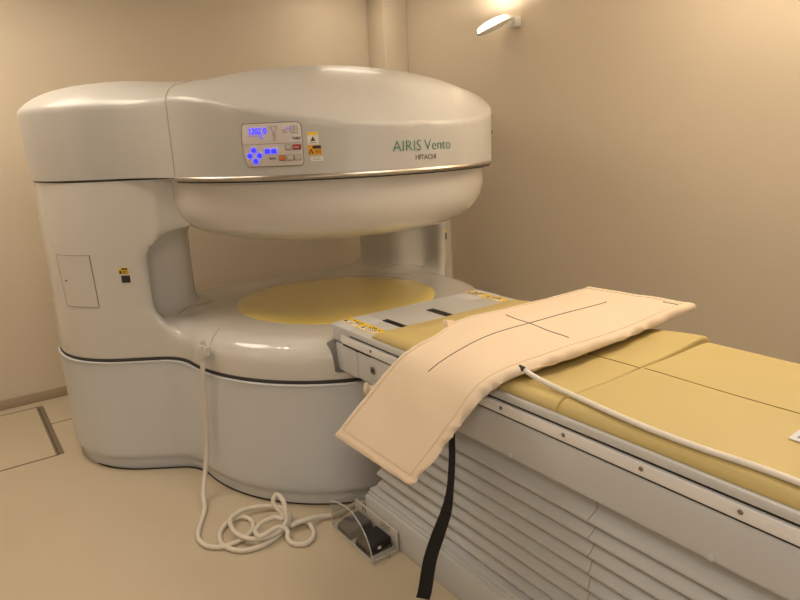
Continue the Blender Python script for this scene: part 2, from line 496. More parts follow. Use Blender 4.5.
# ---- flat things wrapped on the round front: s runs along the arc, z up
RS = .7945
def wrap(V, a_deg, z0, r=RS, tilt=0.):
    out = []
    for v in V:
        a = rad(a_deg)+v[0]/r; rr = r+v[2]
        out.append(Vector((CX+rr*math.cos(a), CY+rr*math.sin(a), z0+v[1])))
    return out
def wgrid(outline_w, outline_h):
    pass
def wprism(outline, h, a, z, m, parent, name, bev=0., z0=-.004, **k):
    V, Fc = fine_prism(outline, z0, h, bev)
    return obj(name, wrap(V, a, z), Fc, m, parent, **k)
def fine_prism(outline, z0, z1, bev=0., step=.02):
    """prism cut into vertical strips so it can bend round the cover"""
    V, Fc = prism(outline, z0, z1, bev)
    bm = bmesh.new(); vs = [bm.verts.new(v) for v in V]
    for q in Fc:
        try: bm.faces.new([vs[i] for i in q])
        except ValueError: pass
    xs = [v.co.x for v in bm.verts]; x = min(xs)+step
    while x < max(xs)-1e-4:
        bmesh.ops.bisect_plane(bm, geom=list(bm.verts)+list(bm.edges)+list(bm.faces), dist=1e-6, plane_co=(x, 0, 0), plane_no=(1, 0, 0)); x += step
    bm.verts.index_update()
    V = [v.co.copy() for v in bm.verts]; Fc = [[v.index for v in f.verts] for f in bm.faces]; bm.free()
    return V, Fc
def wtext(s, size, a, z, m, parent, name, h=.0012, sx=1., **k):
    V, Fc = text_geo(s, size, .0005, sx=sx, bold=-.018 if size > .04 else .004)
    V = [Vector((v.x, v.y, v.z+h)) for v in V]
    return obj(name, wrap(V, a, z), Fc, m, parent, smooth=False, **k)
PA, PZ = -134.2, 1.4995           # centre of the control panel
PW, PH = .2275, .152
po = [(-PW/2+.012, PH/2), (-PW/2+.004, PH/2-.006), (-PW/2-.001, .018), (-PW/2, -.005), (-PW/2+.004, -.04), (-PW/2+.012, -PH/2+.006), (-PW/2+.02, -PH/2),
      (PW/2-.012, -PH/2), (PW/2-.003, -PH/2+.004), (PW/2, -PH/2+.014), (PW/2, PH/2-.02), (PW/2-.004, PH/2-.006), (PW/2-.014, PH/2)][::-1]
cp = wprism(po, .003, PA, PZ, M['panel'], mri, 'control_panel', .0012)
ro = [(x*1.03, y*1.045) for x, y in po]
wprism(ro, .0012, PA, PZ, M['seam'], mri, 'panel_rim')
# local panel coordinates from the photo crop: u 0..1 left-right, v 0..1 top-bottom
def pu(u, v): return ((u-.5)*PW, (.5-v)*PH)
def onp(name, u, v, w, h, m, hh=.0045, r=.003, z0=0., **k):
    x, y = pu(u, v); return wprism(rrect(w, h, r, 4, x, y), hh, PA, PZ, m, cp, name, .0006, z0, **k)
onp('divider_line', .5, .475, PW*.99, .0016, M['btnedge'], .0036, .0007)
onp('display_glow', .26, .19, .066, .034, M['ledglow'], .0036, .004)  # lilac emissive patch paints the glow around the digits
def ptext(s, u, v, size, m, name, sx=1., h=.0041):
    V, Fc = text_geo(s, size, .0004, sx=sx, bold=.012); x, y = pu(u, v)
    obj(name, wrap([Vector((p.x+x, p.y+y, p.z+h)) for p in V], PA, PZ), Fc, m, cp, smooth=False)
ptext('1202 0', .125, .235, .030, M['led'], 'display_digits', .86)
ptext('1', .318, .36, .020, M['led'], 'display_digits')
def ring_pts(r, n=14, cx=0, cy=0): return [(cx+r*math.cos(2*PI*k/n), cy+r*math.sin(2*PI*k/n)) for k in range(n)]
for u, v in ((.19, .615), (.115, .745), (.285, .745), (.21, .88)):
    x, y = pu(u, v); wprism(ring_pts(.0150, 16, x, y), .0039, PA, PZ, M['ledglow'], cp, 'button_halo', 0, 0)
    wprism(ring_pts(.0098, 16, x, y), .0065, PA, PZ, M['led'], cp, 'button', .001, 0, label='round blue lit button')
for u in (.425, .535):
    onp('button_halo', u, .65, .029, .026, M['ledglow'], .0039)
    onp('button', u, .65, .0195, .0165, M['led'], .0065, label='square blue lit button')
for u, v, w, mm, l in ((.775, .575, .020, 'btn', None), (.915, .575, .029, 'red', 'red button'), (.665, .82, .022, 'orange', 'orange button'), (.795, .82, .022, 'btn', None), (.915, .82, .022, 'btn', None)):
    onp('button_frame', u, v, w+.0045, .0205, M['btnedge'], .0042)
    onp('button', u, v, w, .0165, M[mm], .0065, **({'label': l} if l else {}))
ptext('MAIN', .45, .845, .0095, M['ink'], 'caption'); ptext('STOP', .862, .60, .0085, M['stw'], 'caption', 1., .0068)
ptext('TABLE', .85, .39, .0115, M['ink'], 'caption')
# body outline icon and grid icon
def pl(name, pts, r=.0006, m='ink'):
    P = [Vector((*pu(u, v), .0040)) for u, v in pts]
    Q = []
    for a, b_ in zip(P, P[1:]): Q += [a.lerp(b_, t/4) for t in range(4)]
    Q.append(P[-1]); return tube(wrap(Q, PA, PZ), r, 5)
b = MB()
for L in ([(.50, .08), (.545, .20), (.545, .40)], [(.62, .08), (.575, .20), (.575, .40)], [(.545, .27), (.575, .27)], [(.545, .40), (.575, .40)], [(.50, .08), (.62, .08)]): b.add(*pl('', L))
b.build('figure_icon', M['btnedge'], cp)
b = MB()
for L in ([(.83, .09), (.95, .09), (.95, .24), (.83, .24), (.83, .09)], [(.89, .09), (.89, .24)], [(.83, .165), (.95, .165)], [(.68, .17), (.76, .17)], [(.70, .22), (.77, .22)]): b.add(*pl('', L))
b.build('grid_icon', M['btnedge'], cp)
x, y = pu(.795, .13); wprism(ring_pts(.003, 10, x, y), .0045, PA, PZ, M['led'], cp, 'indicator_light', 0, 0)
# stickers on the front beside the panel
def sticker(a, z, w, h, m, name='warning_sticker', hh=.0011, **k):
    return wprism(rrect(w, h, .002, 3), hh, a, z, m, mri, name, 0, -.003, **k)
s1 = sticker(-123.1, 1.5165, .040, .046, M['stw'], label='white sticker with yellow head and triangle')
def ons(parent, a, z, outline, m, name, hh=.0016): return wprism(outline, hh, a, z, m, parent, name, 0, 0)
ons(s1, -123.1, 1.5165, rrect(.038, .011, .001, 2, 0, .0165), M['sty'], 'sticker_band')
ons(s1, -123.1, 1.5165, [(-.009, -.010), (.009, -.010), (0, .007)], M['ink'], 'sticker_mark')
ons(s1, -123.1, 1.5165, rrect(.026, .002, .0005, 2, 0, -.016), M['ink'], 'sticker_mark')
s2 = sticker(-122.8, 1.4745, .050, .034, M['sto'], label='orange warning sticker with black panel')
ons(s2, -122.8, 1.4745, rrect(.031, .011, .001, 2, .008, .010), M['ink'], 'sticker_mark')
ons(s2, -122.8, 1.4745, [(-.023, -.013), (-.004, -.013), (-.0135, .006)], M['ink'], 'sticker_mark')
ons(s2, -122.8, 1.4745, [(-.017, -.0115), (-.010, -.0115), (-.0135, -.002)], M['sty'], 'sticker_mark', .0021)
for yy in (-.001, -.006, -.011): ons(s2, -122.8, 1.4745, rrect(.022, .0014, .0004, 2, .011, yy), M['ink'], 'sticker_mark')
s3 = sticker(-122.4, 1.4430, .044, .016, M['stw'], label='small white notice sticker')
for yy in (-.003, .003): ons(s3, -122.4, 1.4430, rrect(.030, .0012, .0004, 2, 0, yy), M['ink'], 'sticker_mark')
# lettering
aw = max(v.x for v in text_geo('AIRIS', .0590)[0]); vw = min(v.x for v in text_geo('Vento', .0590)[0])
wtext('AIRIS', .0590, -101.6, 1.4545, M['green'], mri, 'model_lettering', .0014, .98, label='green capital lettering')
wtext('Vento', .0590, -101.6+math.degrees((aw+.0165-vw)*.98/RS), 1.4545, M['green'], mri, 'model_lettering', .0014, .98, label='green lettering')
wtext('HITACHI', .0275, -94.6, 1.4200, M['greyink'], mri, 'maker_lettering', .0014, .95, label='small dark lettering')
# side latch at the right end of the band
L = [Vector((.0, t, .0022)) for t in (.048, .040, .03, .015, .0, -.015)]
L = [Vector((-.006, .052, .0022))]+L
obj('latch_groove', *tube(wrap(L, -41.5, 1.545), .0022, 6), M['seam'], mri)
wprism(rrect(.012, .018, .003, 3), .004, -41.5, 1.515, M['gap'], mri, 'latch', .001)

# ---- things set on the flat front of the posts: found by marching to the surface
def onbody(x, z, y0=2.4, F=F_body):
    y = y0
    for _ in range(60):
        d = float(F(np.array([x]), np.array([y]), np.array([z]))[0]); y += max(d*.7, 0)
        if d < 2e-4: break
    return Vector((x, y, z))
def patch(name, x0, x1, z0, z1, h, m, parent, nx=8, nz=8, y0=2.4, shear=0., **k):
    """thin plate that follows the housing"""
    pts = []
    for j in range(nz+1):
        for i in range(nx+1):
            z = z0+(z1-z0)*j/nz
            x = x0+(x1-x0)*i/nx+shear*(j/nz-.5)
            p = onbody(x, z, y0); e = 1e-3
            q = onbody(x+e, z, y0); r = onbody(x, z+e, y0)
            n = (q-p).cross(r-p).normalized(); n = n if n.y < 0 else -n
            pts.append((p, n))
    V = [p+n*h for p, n in pts]+[p-n*.002 for p, n in pts]; K = len(pts); Fc = []
    w = nx+1
    for j in range(nz):
        for i in range(nx):
            a = j*w+i; Fc.append((a, a+1, a+w+1, a+w)); Fc.append((K+a, K+a+w, K+a+w+1, K+a+1))
    ring = [i for i in range(w)]+[j*w+nx for j in range(1, nz+1)]+[nz*w+i for i in range(nx-1, -1, -1)]+[j*w for j in range(nz-1, 0, -1)]
    for i in range(len(ring)):
        a, c = ring[i], ring[(i+1) % len(ring)]; Fc.append((a, K+a, K+c, c))
    return obj(name, V, Fc, m, parent, **k)
AP = dict(x0=.396, x1=.500, z0=.820, z1=1.055)
patch('panel_rim', AP['x0']-.003, AP['x1']+.003, AP['z0']-.003, AP['z1']+.003, .0008, M['seam'], mri, shear=-.006)
ap = patch('access_panel', AP['x0'], AP['x1'], AP['z0'], AP['z1'], .0028, M['plastic'], mri, shear=-.006, label='rectangular access panel on the left post')
p = onbody(.412, .94); obj('lock', *cyl(p+Vector((-.004, .002, 0)), (-.5, -.85, 0), .004, .010, 12), M['screw'], ap)
ws = patch('warning_sticker', .594, .630, .967, .995, .0012, M['sty'], mri, 4, 4, label='yellow warning sticker on the left post')
patch('sticker_mark', .607, .627, .987, .994, .0018, M['ink'], ws, 3, 2)
patch('sticker_mark', .597, .605, .970, .983, .0018, M['ink'], ws, 2, 2)
for k in range(3): patch('sticker_mark', .608, .627, .970+.005*k, .972+.005*k, .0018, M['ink'], ws, 3, 1)
patch('notice_sticker', .601, .633, .928, .960, .0012, M['ink'], mri, 4, 4, label='black square sticker on the left post')
ws = patch('warning_sticker', 2.447, 2.474, .944, .966, .0012, M['sty'], mri, 4, 4, label='yellow warning sticker on the right post')
patch('sticker_mark', 2.456, 2.471, .957, .964, .0018, M['ink'], ws, 3, 2)
patch('notice_sticker', 2.449, 2.476, .895, .935, .0012, M['ink'], mri, 4, 4, label='black square sticker on the right post')
# thin joint lines in the housing
def joint(pts, name='seam_strip', r=.0016):
    P = spline(pts, 8); obj(name, *tube(P, r, 6), M['seam'], mri)
def ondeck(x, y, r=.001):
    z = .80
    for _ in range(60):
        d = float(F_body(np.array([x]), np.array([y]), np.array([z]))[0]); z -= max(d*.7, 0)
        if d < 2e-4: break
    return Vector((x, y, z))
joint([ondeck(.905, 2.66), ondeck(.868, 2.622), ondeck(.84, 2.60), ondeck(.822, 2.588)])
joint([ondeck(.83, 3.02), ondeck(.90, 3.06), ondeck(.98, 3.10), ondeck(1.045, 3.17), ondeck(1.05, 3.24)])
joint([ondeck(2*CX-.83, 3.02), ondeck(2*CX-.90, 3.06), ondeck(2*CX-.98, 3.10), ondeck(2*CX-1.045, 3.17)])

# ------------------------------------------------------------------ coiled cable plugged into the scanner
cab = thing('power_cable', 'thick cream cable plugged into the scanner front and lying in loops on the floor', 'cable', (.86, 2.2, 0))
RC = .0098
S = lambda a: [(180+.325*x, 420+.325*y) for x, y in a]
def ray(px, py):
    u = (px-400)/f_px; v = -(py-300)/f_px; return Rv*u+Uv*v+Fv
def at_z(px, py, z):
    r = ray(px, py); t = (z-CAMZ)/r.z; return Vector((r.x*t, r.y*t, z))
pa = rad(-165.1)
def rimpt(r, z, a=pa): return Vector((CX+r*math.cos(a), CY+r*math.sin(a), z))
path = [rimpt(.822, .630), rimpt(.826, .58), rimpt(.826, .53, rad(-165.6)), rimpt(.822, .45, rad(-166.5)), rimpt(.820, .32, rad(-167.5)), rimpt(.83, .20, rad(-168)), rimpt(.862, .10, rad(-167)), rimpt(.91, .035, rad(-164)), rimpt(.955, .011, rad(-160))]
k1 = S([(55, 350), (72, 382), (110, 392), (150, 385), (200, 362), (225, 330), (215, 305), (180, 300), (140, 322), (122, 352), (132, 385), (180, 402), (230, 395), (280, 372), (322, 338), (338, 305), (320, 275), (270, 265), (200, 275), (160, 300), (155, 320), (172, 348), (215, 366), (262, 362), (300, 345)])
zz = [.010]*len(k1)
for i in (4, 5): zz[i] = .012
zz[15:] = [.012, .016, .022, .028, .030, .030, .030, .030, .030, .030]
P = path+[at_z(x, y, z) for (x, y), z in zip(k1, zz)]
up = [((326, 315), .045), ((326, 285), .075), ((318, 250), .105), ((300, 230), .115), ((287, 243), .100), ((292, 265), .075), ((312, 285), .055), ((318, 305), .046), ((285, 335), .046), ((235, 375), .030), ((232, 378), .040)]
k2 = [((290, 300), .047), ((250, 318), .047), ((232, 342), .047), ((250, 358), .047), ((300, 330), .045), ((330, 340), .030), ((332, 365), .012), ((350, 381), .010), ((388, 380), .010), ((411, 355), .010), ((400, 322), .012), ((370, 310), .016), ((345, 325), .022), ((352, 320), .028), ((400, 303), .030), ((440, 297), .016), ((490, 289), .010), ((515, 272), .010), ((545, 257), .010), ((580, 250), .010)]
for (x, y), z in up[:8]+k2: P.append(at_z(*S([(x, y)])[0], z))
obj('cord', *tube(spline(P, 6), RC, 10), M['gcable'], cab)
pm = Matrix.Translation(rimpt(.800, .665)) @ Matrix.Rotation(pa+PI/2, 4, 'Z')
pg = MB(); pg.add(*box(-.019, .019, -.032, .0, -.032, .030, .005, 2, pm)); pg.add(*box(.010, .032, -.024, .0, -.022, .022, .004, 2, pm))
pgo = pg.build('plug', M['plug'], cab)
obj('strain_relief', *tube([pm @ Vector((0, -.018, -.075)), pm @ Vector((0, -.017, -.05)), pm @ Vector((0, -.016, -.028))], [.0105, .0135, .017], 14), M['plug'], pgo)
obj('collar', *tube([pm @ Vector((0, -.015, .028)), pm @ Vector((0, -.013, .036)), pm @ Vector((0, -.010, .047))], [.012, .014, .012], 14), M['plug'], pgo)

# ------------------------------------------------------------------ patient table
TX0, TX1, TYE, TY0 = 1.190, 1.970, 2.160, -.35
tb = thing('patient_table', 'long grey patient table with pleated bellows and aluminium side rails, docked to the scanner', 'patient table', (CX, .9, 0))
obj('base', *box(1.170, 1.990, TY0+.1, 1.955, .0, .132, .008), M['table'], tb)
b = MB()
b.add(*box(1.180, 1.980, TY0+.12, 1.945, .132, .144, .002)); b.add(*box(1.186, 1.974, TY0+.13, 1.94, .144, .160, .003))
b.build('base_rim', M['table'], tb)
# bellows: closed zig-zag ring, pleats run round the table
zs = []; n = 8; z0b, z1b = .157, .560
pr = []
for k in range(n):
    a = z0b+(z1b-z0b)*k/n; hgt = (z1b-z0b)/n
    pr += [(.026, a), (.014, a+.10*hgt), (.005, a+.20*hgt), (.0, a+.30*hgt), (.0, a+.40*hgt), (.005, a+.55*hgt), (.013, a+.75*hgt), (.021, a+.90*hgt)]
pr += [(.026, z1b), (.030, z1b+.02), (.036, .66)]
V = []; Fc = []
def ring(ins, z):
    x0, x1, y0, y1 = 1.206+ins, 1.954-ins, TY0+.15+ins, 1.925-ins
    pts = rrect(x1-x0, y1-y0, .02, 3, (x0+x1)/2, (y0+y1)/2)
    return [(x, y, z) for x, y in pts]
for ins, z in pr: V += ring(ins, z)
K = len(ring(0, 0))
for i in range(len(pr)-1):
    for k in range(K): Fc.append((i*K+k, i*K+(k+1) % K, (i+1)*K+(k+1) % K, (i+1)*K+k))
bel = obj('bellows', V, Fc, M['bellow'], tb, angle=75, label='pleated grey bellows')
b = MB()
JY = .905
pts = []
for ins, z in pr: pts.append(Vector((1.2055+ins, JY+.004*math.sin(z*110), z)))
b.add(*tube(pts, .0011, 5)); b.build('bellows_joint', M['seam'], bel)
# side beams, cross body, docking arms
b = MB(); b.add(*box(1.184, 1.976, TY0, 1.885, .605, .730, .012, 3))
beam = b.build('side_beam', M['table'], tb, label='smooth beam under the rail')
for y in (1.165, .58): obj('cap', *cyl((1.1845, y, .618), (-1, 0, 0), .008, .004, 14, .001), M['table'], beam)
for x0, x1 in ((1.187, 1.30), (1.86, 1.973)):
    o = obj('docking_arm', *box(x0, x1, 1.978, 2.135 if x0 < 1.5 else 2.10,   .610, .728, .008), M['table'], tb, label='square docking arm at the scanner end')
    o2 = obj('docking_arm', *box(x0, x1, 1.80, 1.976, .614, .728, .008), M['table'], tb)
    if x0 < 1.5:
        kp = Matrix.Translation((1.1865, 1.862, .668)) @ Matrix.Rotation(-PI/2, 4, 'Y')
        obj('keyhole_plate', *prism(rrect(.078, .050, .022, 5), 0, .003, .0008, kp), M['deck'], o2)
        b = MB(); b.add(*cyl((1.184, 1.862, .678), (-1, 0, 0), .016, .003, 20, .001)); b.build('lock_ring', M['screw'], o2)
        b = MB(); b.add(*cyl((1.182, 1.862, .678), (-1, 0, 0), .007, .003, 14)); b.build('keyhole', M['gap'], o2)
lv = MB(); lv.add(*tube(spline([(1.24, 1.83, .60), (1.205, 1.86, .600), (1.175, 1.89, .600), (1.165, 1.90, .600)], 4), [.012]*4+[.016]*4+[.024]*4+[.016], 14))
lv.build('release_lever', M['pad'], tb, label='cream release knob')
# side rails with screws
def rail(x, s):
    b = MB(); b.add(*box(min(x, x-s*.014), max(x, x-s*.014), TY0, 2.072, .7375, .7695, .0015))
    r = b.build('rail', M['rail'], tb, label='aluminium side rail')
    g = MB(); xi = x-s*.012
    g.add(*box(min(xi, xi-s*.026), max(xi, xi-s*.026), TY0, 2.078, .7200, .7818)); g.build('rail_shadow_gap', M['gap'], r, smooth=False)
    y = .0815
    while y < 2.06:
        sc = obj('screw', *cyl((x, y, .746+.010), (s, 0, 0), .0058, .0022, 14, .0008), M['screw'], r); y += .2222
rail(1.1760, -1); rail(1.9840, 1)
# deck: the tray with rounded long edges and the end plate
def sweep_profile(pro, y0, y1):
    V = [(x, y0, z) for x, z in pro]+[(x, y1, z) for x, z in pro]; n = len(pro)
    Fc = [(k, (k+1) % n, n+(k+1) % n, n+k) for k in range(n)]+[tuple(range(n))[::-1], tuple(range(n, 2*n))]
    return V, Fc
def lipprof():
    out = []
    L = [(1.210, .722), (1.210, .779), (1.180, .7795), (1.1805, .789), (1.185, .7965), (1.193, .7995)]
    out += L
    out += [(2*CX-x, z) for x, z in L[::-1]]
    return out
obj('table_top', *sweep_profile(lipprof(), TY0, 2.085), M['deck'], tb, angle=35, label='grey table top with a rounded edge')
pl_o = [(1.182, 2.02)]+[(1.182+.020*(1-math.cos(a)), 2.140+.020*math.sin(a)) for a in [PI/2*k/4 for k in range(5)]]
pl_o += [(2*CX-x, y) for x, y in pl_o[::-1]]
b = MB(); b.add(*prism(pl_o, .735, .8005, .006, None, 3)); b.build('end_cap', M['table'], tb, label='end cap reaching over the lower pole')
def flat(name, x0, x1, y0, y1, z, h, m, parent, bev=0., **k):
    return obj(name, *box(x0, x1, y0, y1, z-.001, z+h, bev), m, parent, smooth=False, **k)
ins_ = flat('deck_panel', 1.352, 1.80, 1.878, 2.125, .8005, .0012, M['deck'], tb)
flat('grip_strip', 1.349, 1.374, 1.880, 2.032, .8015, .0016, M['black'], tb, label='black grip strip')
flat('grip_strip', 1.568, 1.606, 1.880, 2.030, .8015, .0016, M['black'], tb, label='black grip strip')
for x0, x1, y0, y1 in ((1.222, 1.280, 1.905, 2.158), (1.885, 1.940, 1.915, 2.158)):
    st = flat('warning_sticker', x0, x1, y0, y1, .8005, .0008, M['sty'], tb, label='long yellow and white sticker with black print')
    w = x1-x0
    for (a0, a1) in ((.03, .46), (.54, .97)):
        ya, yb = y1-(y1-y0)*a1, y1-(y1-y0)*a0
        flat('sticker_field', x0+.003, x0+w*.56, ya, yb, .8013, .0004, M['stw'], st)
        tri = [(x0+.012, yb-.026), (x0+w*.62, yb-.016), (x0+.012, yb-.006)]
        obj('sticker_mark', *prism(tri, .8010, .8022), M['ink'], st, smooth=False)
        for r_ in range(5):
            for c_ in range(5):
                yy = yb-.034-.0145*c_
                if yy-.010 < ya+.003: continue
                xx = x0+.007+r_*w*.16
                if random.random() < .75: obj_ = flat('sticker_mark', xx, xx+.004, yy-.006-.006*random.random(), yy, .8016, .0006, M['ink'], st)

# ------------------------------------------------------------------ foam mats
def foam(name, y0, y1, top, label, edge=.020, curl=None, taper=None):
    """vinyl foam mat lying on the table top, rounded along its edges"""
    x0, x1 = 1.193, 1.932
    nx, ny = 44, 60; V = []; Fc = []
    def tt(n):
        return [(.5-.5*math.cos(PI*i/n))*.35+.65*i/n for i in range(n+1)]
    xs = [x0+(x1-x0)*t for t in tt(nx)]; ys = sorted([y0+(y1-y0)*t for t in tt(ny)]+[y0+.002, y0+.005, y0+.008, y1-.002, y1-.005, y1-.008]); ny = len(ys)-1
    def h(x, y):
        dx = min(x-x0, x1-x); dy = min(y-y0, y1-y)
        e = 1.
        for d, ed in ((dx, edge*2.1), (dy, edge if (y > 1.5 or y < .5) else .007)):
            q = min(max(d/ed, 0), 1); e *= math.sqrt(max(0, 1-(1-q)**2))
        t = top
        if taper: t = top*(1-.45*max(0, 1-(y1-y)/taper))
        return .006+(t-.006)*e
    def lift(x, y):
        return curl(x, y) if curl else 0.
    n = (nx+1)*(ny+1)
    for y in ys:
        for x in xs: V.append((x, y, .8000+h(x, y)+lift(x, y)+.0008*math.sin(x*21+y*13)))
    for y in ys:
        for x in xs: V.append((x, y, .8006+lift(x, y)))
    w = nx+1
    for j in range(ny):
        for i in range(nx):
            a = j*w+i; Fc.append((a, a+1, a+w+1, a+w)); Fc.append((n+a, n+a+w, n+a+w+1, n+a+1))
    rg = list(range(w))+[j*w+nx for j in range(1, ny+1)]+[ny*w+i for i in range(nx-1, -1, -1)]+[j*w for j in range(ny-1, 0, -1)]
    for i in range(len(rg)):
        a, c = rg[i], rg[(i+1) % len(rg)]; Fc.append((a, n+a, n+c, c))
    o = obj(name, V, Fc, M['matf'], None, angle=60, base=(CX, (y0+y1)/2, .80)); tag(o, label, 'mat', 'foam mats on the patient table')
    def line(pts, zoff=.0006):
        P = []
        for (xa, ya), (xb, yb) in zip(pts, pts[1:]):
            for k in range(90):
                t = k/90; P.append((xa+(xb-xa)*t, ya+(yb-ya)*t))
        P.append(pts[-1])
        V, Fc = tube([(x, y, .8000+h(x, y)+lift(x, y)+zoff+.0008*math.sin(x*21+y*13)) for x, y in P], .0013, 6)
        ob = obj('centre_line', [Vector(v) for v in V], Fc, M['matline'], o, label='thin dark centre line')
    return o, line
YM = 1.010
def curlA(x, y):
    t = max(0, (x-1.46)/.47); s = max(0, 1-(y-YM)/.30); return .024*t*t*s*s*(3-2*s)
mA, lineA = foam('foam_mat', YM+.001, 1.872, .028, 'short yellow foam mat at the scanner end, half under the cream coil pad', curl=curlA, taper=.10)
XM = 1.555
lineA([(XM, YM+.0015), (XM, 1.20)])
mB, lineB = foam('foam_mat', TY0+.01, YM-.001, .032, 'long yellow foam mat nearest the camera with a cable along its left edge')
lineB([(XM, YM-.0015), (XM, TY0+.05)])

# ------------------------------------------------------------------ coil pad draped over the table
pad = thing('coil_pad', 'flat cream fabric coil pad draped across the table, one end hanging over the side', 'coil pad', (1.6, 1.4, .84))
FAR = [(.925, 1.705, .562), (1.005, 1.655, .672), (1.085, 1.605, .778), (1.15, 1.575, .832), (1.25, 1.575, .856), (1.41, 1.630, .866), (1.62, 1.620, .868), (1.86, 1.605, .868), (2.09, 1.612, .872)]
NEAR = [(.925, 1.292, .566), (.985, 1.250, .655), (1.045, 1.215, .745), (1.105, 1.195, .812), (1.20, 1.178, .850), (1.37, 1.150, .866), (1.62, 1.150, .866), (1.86, 1.165, .868), (2.11, 1.170, .876)]
fs = spline(FAR, 12); ns_ = spline(NEAR, 12); NU = len(fs); NV = 40
TH = .032
def pad_mid(i, j):
    t = j/NV; p = fs[i].lerp(ns_[i], t)
    return p
N = np.zeros((NU, NV+1, 3)); C = np.array([[list(pad_mid(i, j)) for j in range(NV+1)] for i in range(NU)])
du = np.gradient(C, axis=0); dv = np.gradient(C, axis=1)
N = np.cross(dv, du); N /= np.linalg.norm(N, axis=2, keepdims=True)
if N[NU//2, NV//2, 2] < 0: N = -N
def puff(i, j, side):
    u = i/(NU-1); t = j/NV
    eu = min(u, 1-u)*1.4; ev = min(t, 1-t)*.45
    a = min(eu/.012, 1); b_ = min(ev/.012, 1)
    e = math.sqrt(max(0, 1-(1-a)**2))*math.sqrt(max(0, 1-(1-b_)**2))
    hem = math.exp(-((ev-.030)/.006)**2)*.0016+math.exp(-((eu-.045)/.008)**2)*.0016
    wob = .0016*math.sin(u*23+t*5)+.0012*math.sin(t*17+u*9)
    wr = .0040*math.exp(-ev/.02)*math.sin(u*85+2.5*math.sin(u*31))*(1 if t > .5 else .5)
    tu = min(u/.40, 1); th = TH*.5*(.72+.28*e)*(.34+.66*tu*tu*(3-2*tu))
    if side > 0: return th+wob*e-hem*e+wr*.6
    return -(th+wr*.4)
V = []; Fc = []
for side in (1, -1):
    for i in range(NU):
        for j in range(NV+1):
            V.append(Vector(C[i, j]+N[i, j]*puff(i, j, side)))
w = NV+1; n = NU*w
for i in range(NU-1):
    for j in range(NV):
        a = i*w+j; Fc.append((a, a+1, a+w+1, a+w)); Fc.append((n+a, n+a+w, n+a+w+1, n+a+1))
rg = list(range(w))+[i*w+NV for i in range(1, NU)]+[(NU-1)*w+j for j in range(NV-1, -1, -1)]+[i*w for i in range(NU-2, 0, -1)]
# rounded side wall with wrinkles: one extra ring bulging out
m0 = len(V); cen = np.array(C[NU//2, NV//2])
for q, a in enumerate(rg):
    p = (V[a]+V[n+a])/2; i, j = divmod(a, w)
    out = Vector((0, 0, 0))
    if j == 0: out += Vector(C[i, 0]-C[i, 1])
    if j == NV: out += Vector(C[i, NV]-C[i, NV-1])
    if i == 0: out += Vector(C[0, j]-C[1, j])
    if i == NU-1: out += Vector(C[NU-1, j]-C[NU-2, j])
    out.normalize()
    V.append(p+out*(.005+(.0055 if j == NV else .0006)*math.sin(q*.9+2*math.sin(q*.31))))
L = len(rg)
for q in range(L):
    a, c = rg[q], rg[(q+1) % L]; Fc.append((a, m0+q, m0+(q+1) % L, c)); Fc.append((m0+q, n+a, n+c, m0+(q+1) % L))
cover = obj('pad_cover', V, Fc, M['pad'], pad, angle=70)
def on_pad(u, t, off=.0008):
    fi = u*(NU-1); i = min(int(fi), NU-2); fj = t*NV; j = min(int(fj), NV-1); a, b_ = fi-i, fj-j
    g = lambda A: ((A[i, j]*(1-a)+A[i+1, j]*a)*(1-b_)+(A[i, j+1]*(1-a)+A[i+1, j+1]*a)*b_)
    nn = g(N); nn /= np.linalg.norm(nn)
    hh = (puff(i, j, 1)*(1-a)+puff(i+1, j, 1)*a)*(1-b_)+(puff(i, j+1, 1)*(1-a)+puff(i+1, j+1, 1)*a)*b_
    return Vector(g(C)+nn*(hh+off))
def padline(name, u0, t0, u1, t1, r, m, **k):
    P = [on_pad(u0+(u1-u0)*s/60, t0+(t1-t0)*s/60) for s in range(61)]
    obj(name, *tube(P, r, 6), m, cover, **k)
padline('marking_line', .335, .42, .91, .45, .0013, M['padline'], label='long dark marking line')
padline('marking_line', .712, .167, .688, .85, .0013, M['padline'], label='cross marking line')
for a in ((.035, .055, .975, .055), (.035, .945, .975, .945), (.035, .055, .035, .945), (.975, .055, .975, .945)):
    padline('stitching', *a, .0009, mat('stitch_thread', (.70, .56, .42), .8))
padline('print', .965, .80, .965, .93, .0016, M['padline'])
# upturned hem corner on the far edge
p = on_pad(.44, .0, 0)
b = MB()
hp = [on_pad(.555+.035*k/6, .012, .0) for k in range(7)]
V = []; Fc = []
for k, q in enumerate(hp):
    tt = k/6; V += [q+Vector((0, 0, -.006)), q+Vector((-.004, .008, .010+.016*(1-tt))), q+Vector((.004, -.006, .009+.015*(1-tt))), q+Vector((.003, -.014, -.004))]
for k in range(6):
    for e in range(3): Fc.append((k*4+e, k*4+e+1, k*4+e+5, k*4+e+4))
Fc += [(0, 1, 2, 3), (24, 27, 26, 25)]
obj('hem_flap', V, Fc, M['pad'], cover, angle=60)
# connector and lead
q = on_pad(.538, .995, -.010)
obj('connector', *cyl(q+Vector((-.004, .012, .004)), (0, -1, -.15), .0095, .018, 14, .002), M['ink'], pad, label='black cable grommet')
lead = [(q.x, q.y-.004, q.z), (q.x+.002, q.y-.035, .850)]+[(1.248, 1.08, 0.8405), (1.236, 0.99, 0.8405), (1.222, 0.86, 0.8392), (1.216, 0.75, 0.8377), (1.216, 0.64, 0.8377), (1.222, 0.52, 0.8392), (1.221, 0.40, 0.8390), (1.218, 0.25, 0.8383), (1.220, 0.00, 0.8388), (1.220, -0.30, 0.8388)]
obj('lead', *tube(spline(lead, 8), .0075, 10), M['white'], pad, label='white cable running along the mat')

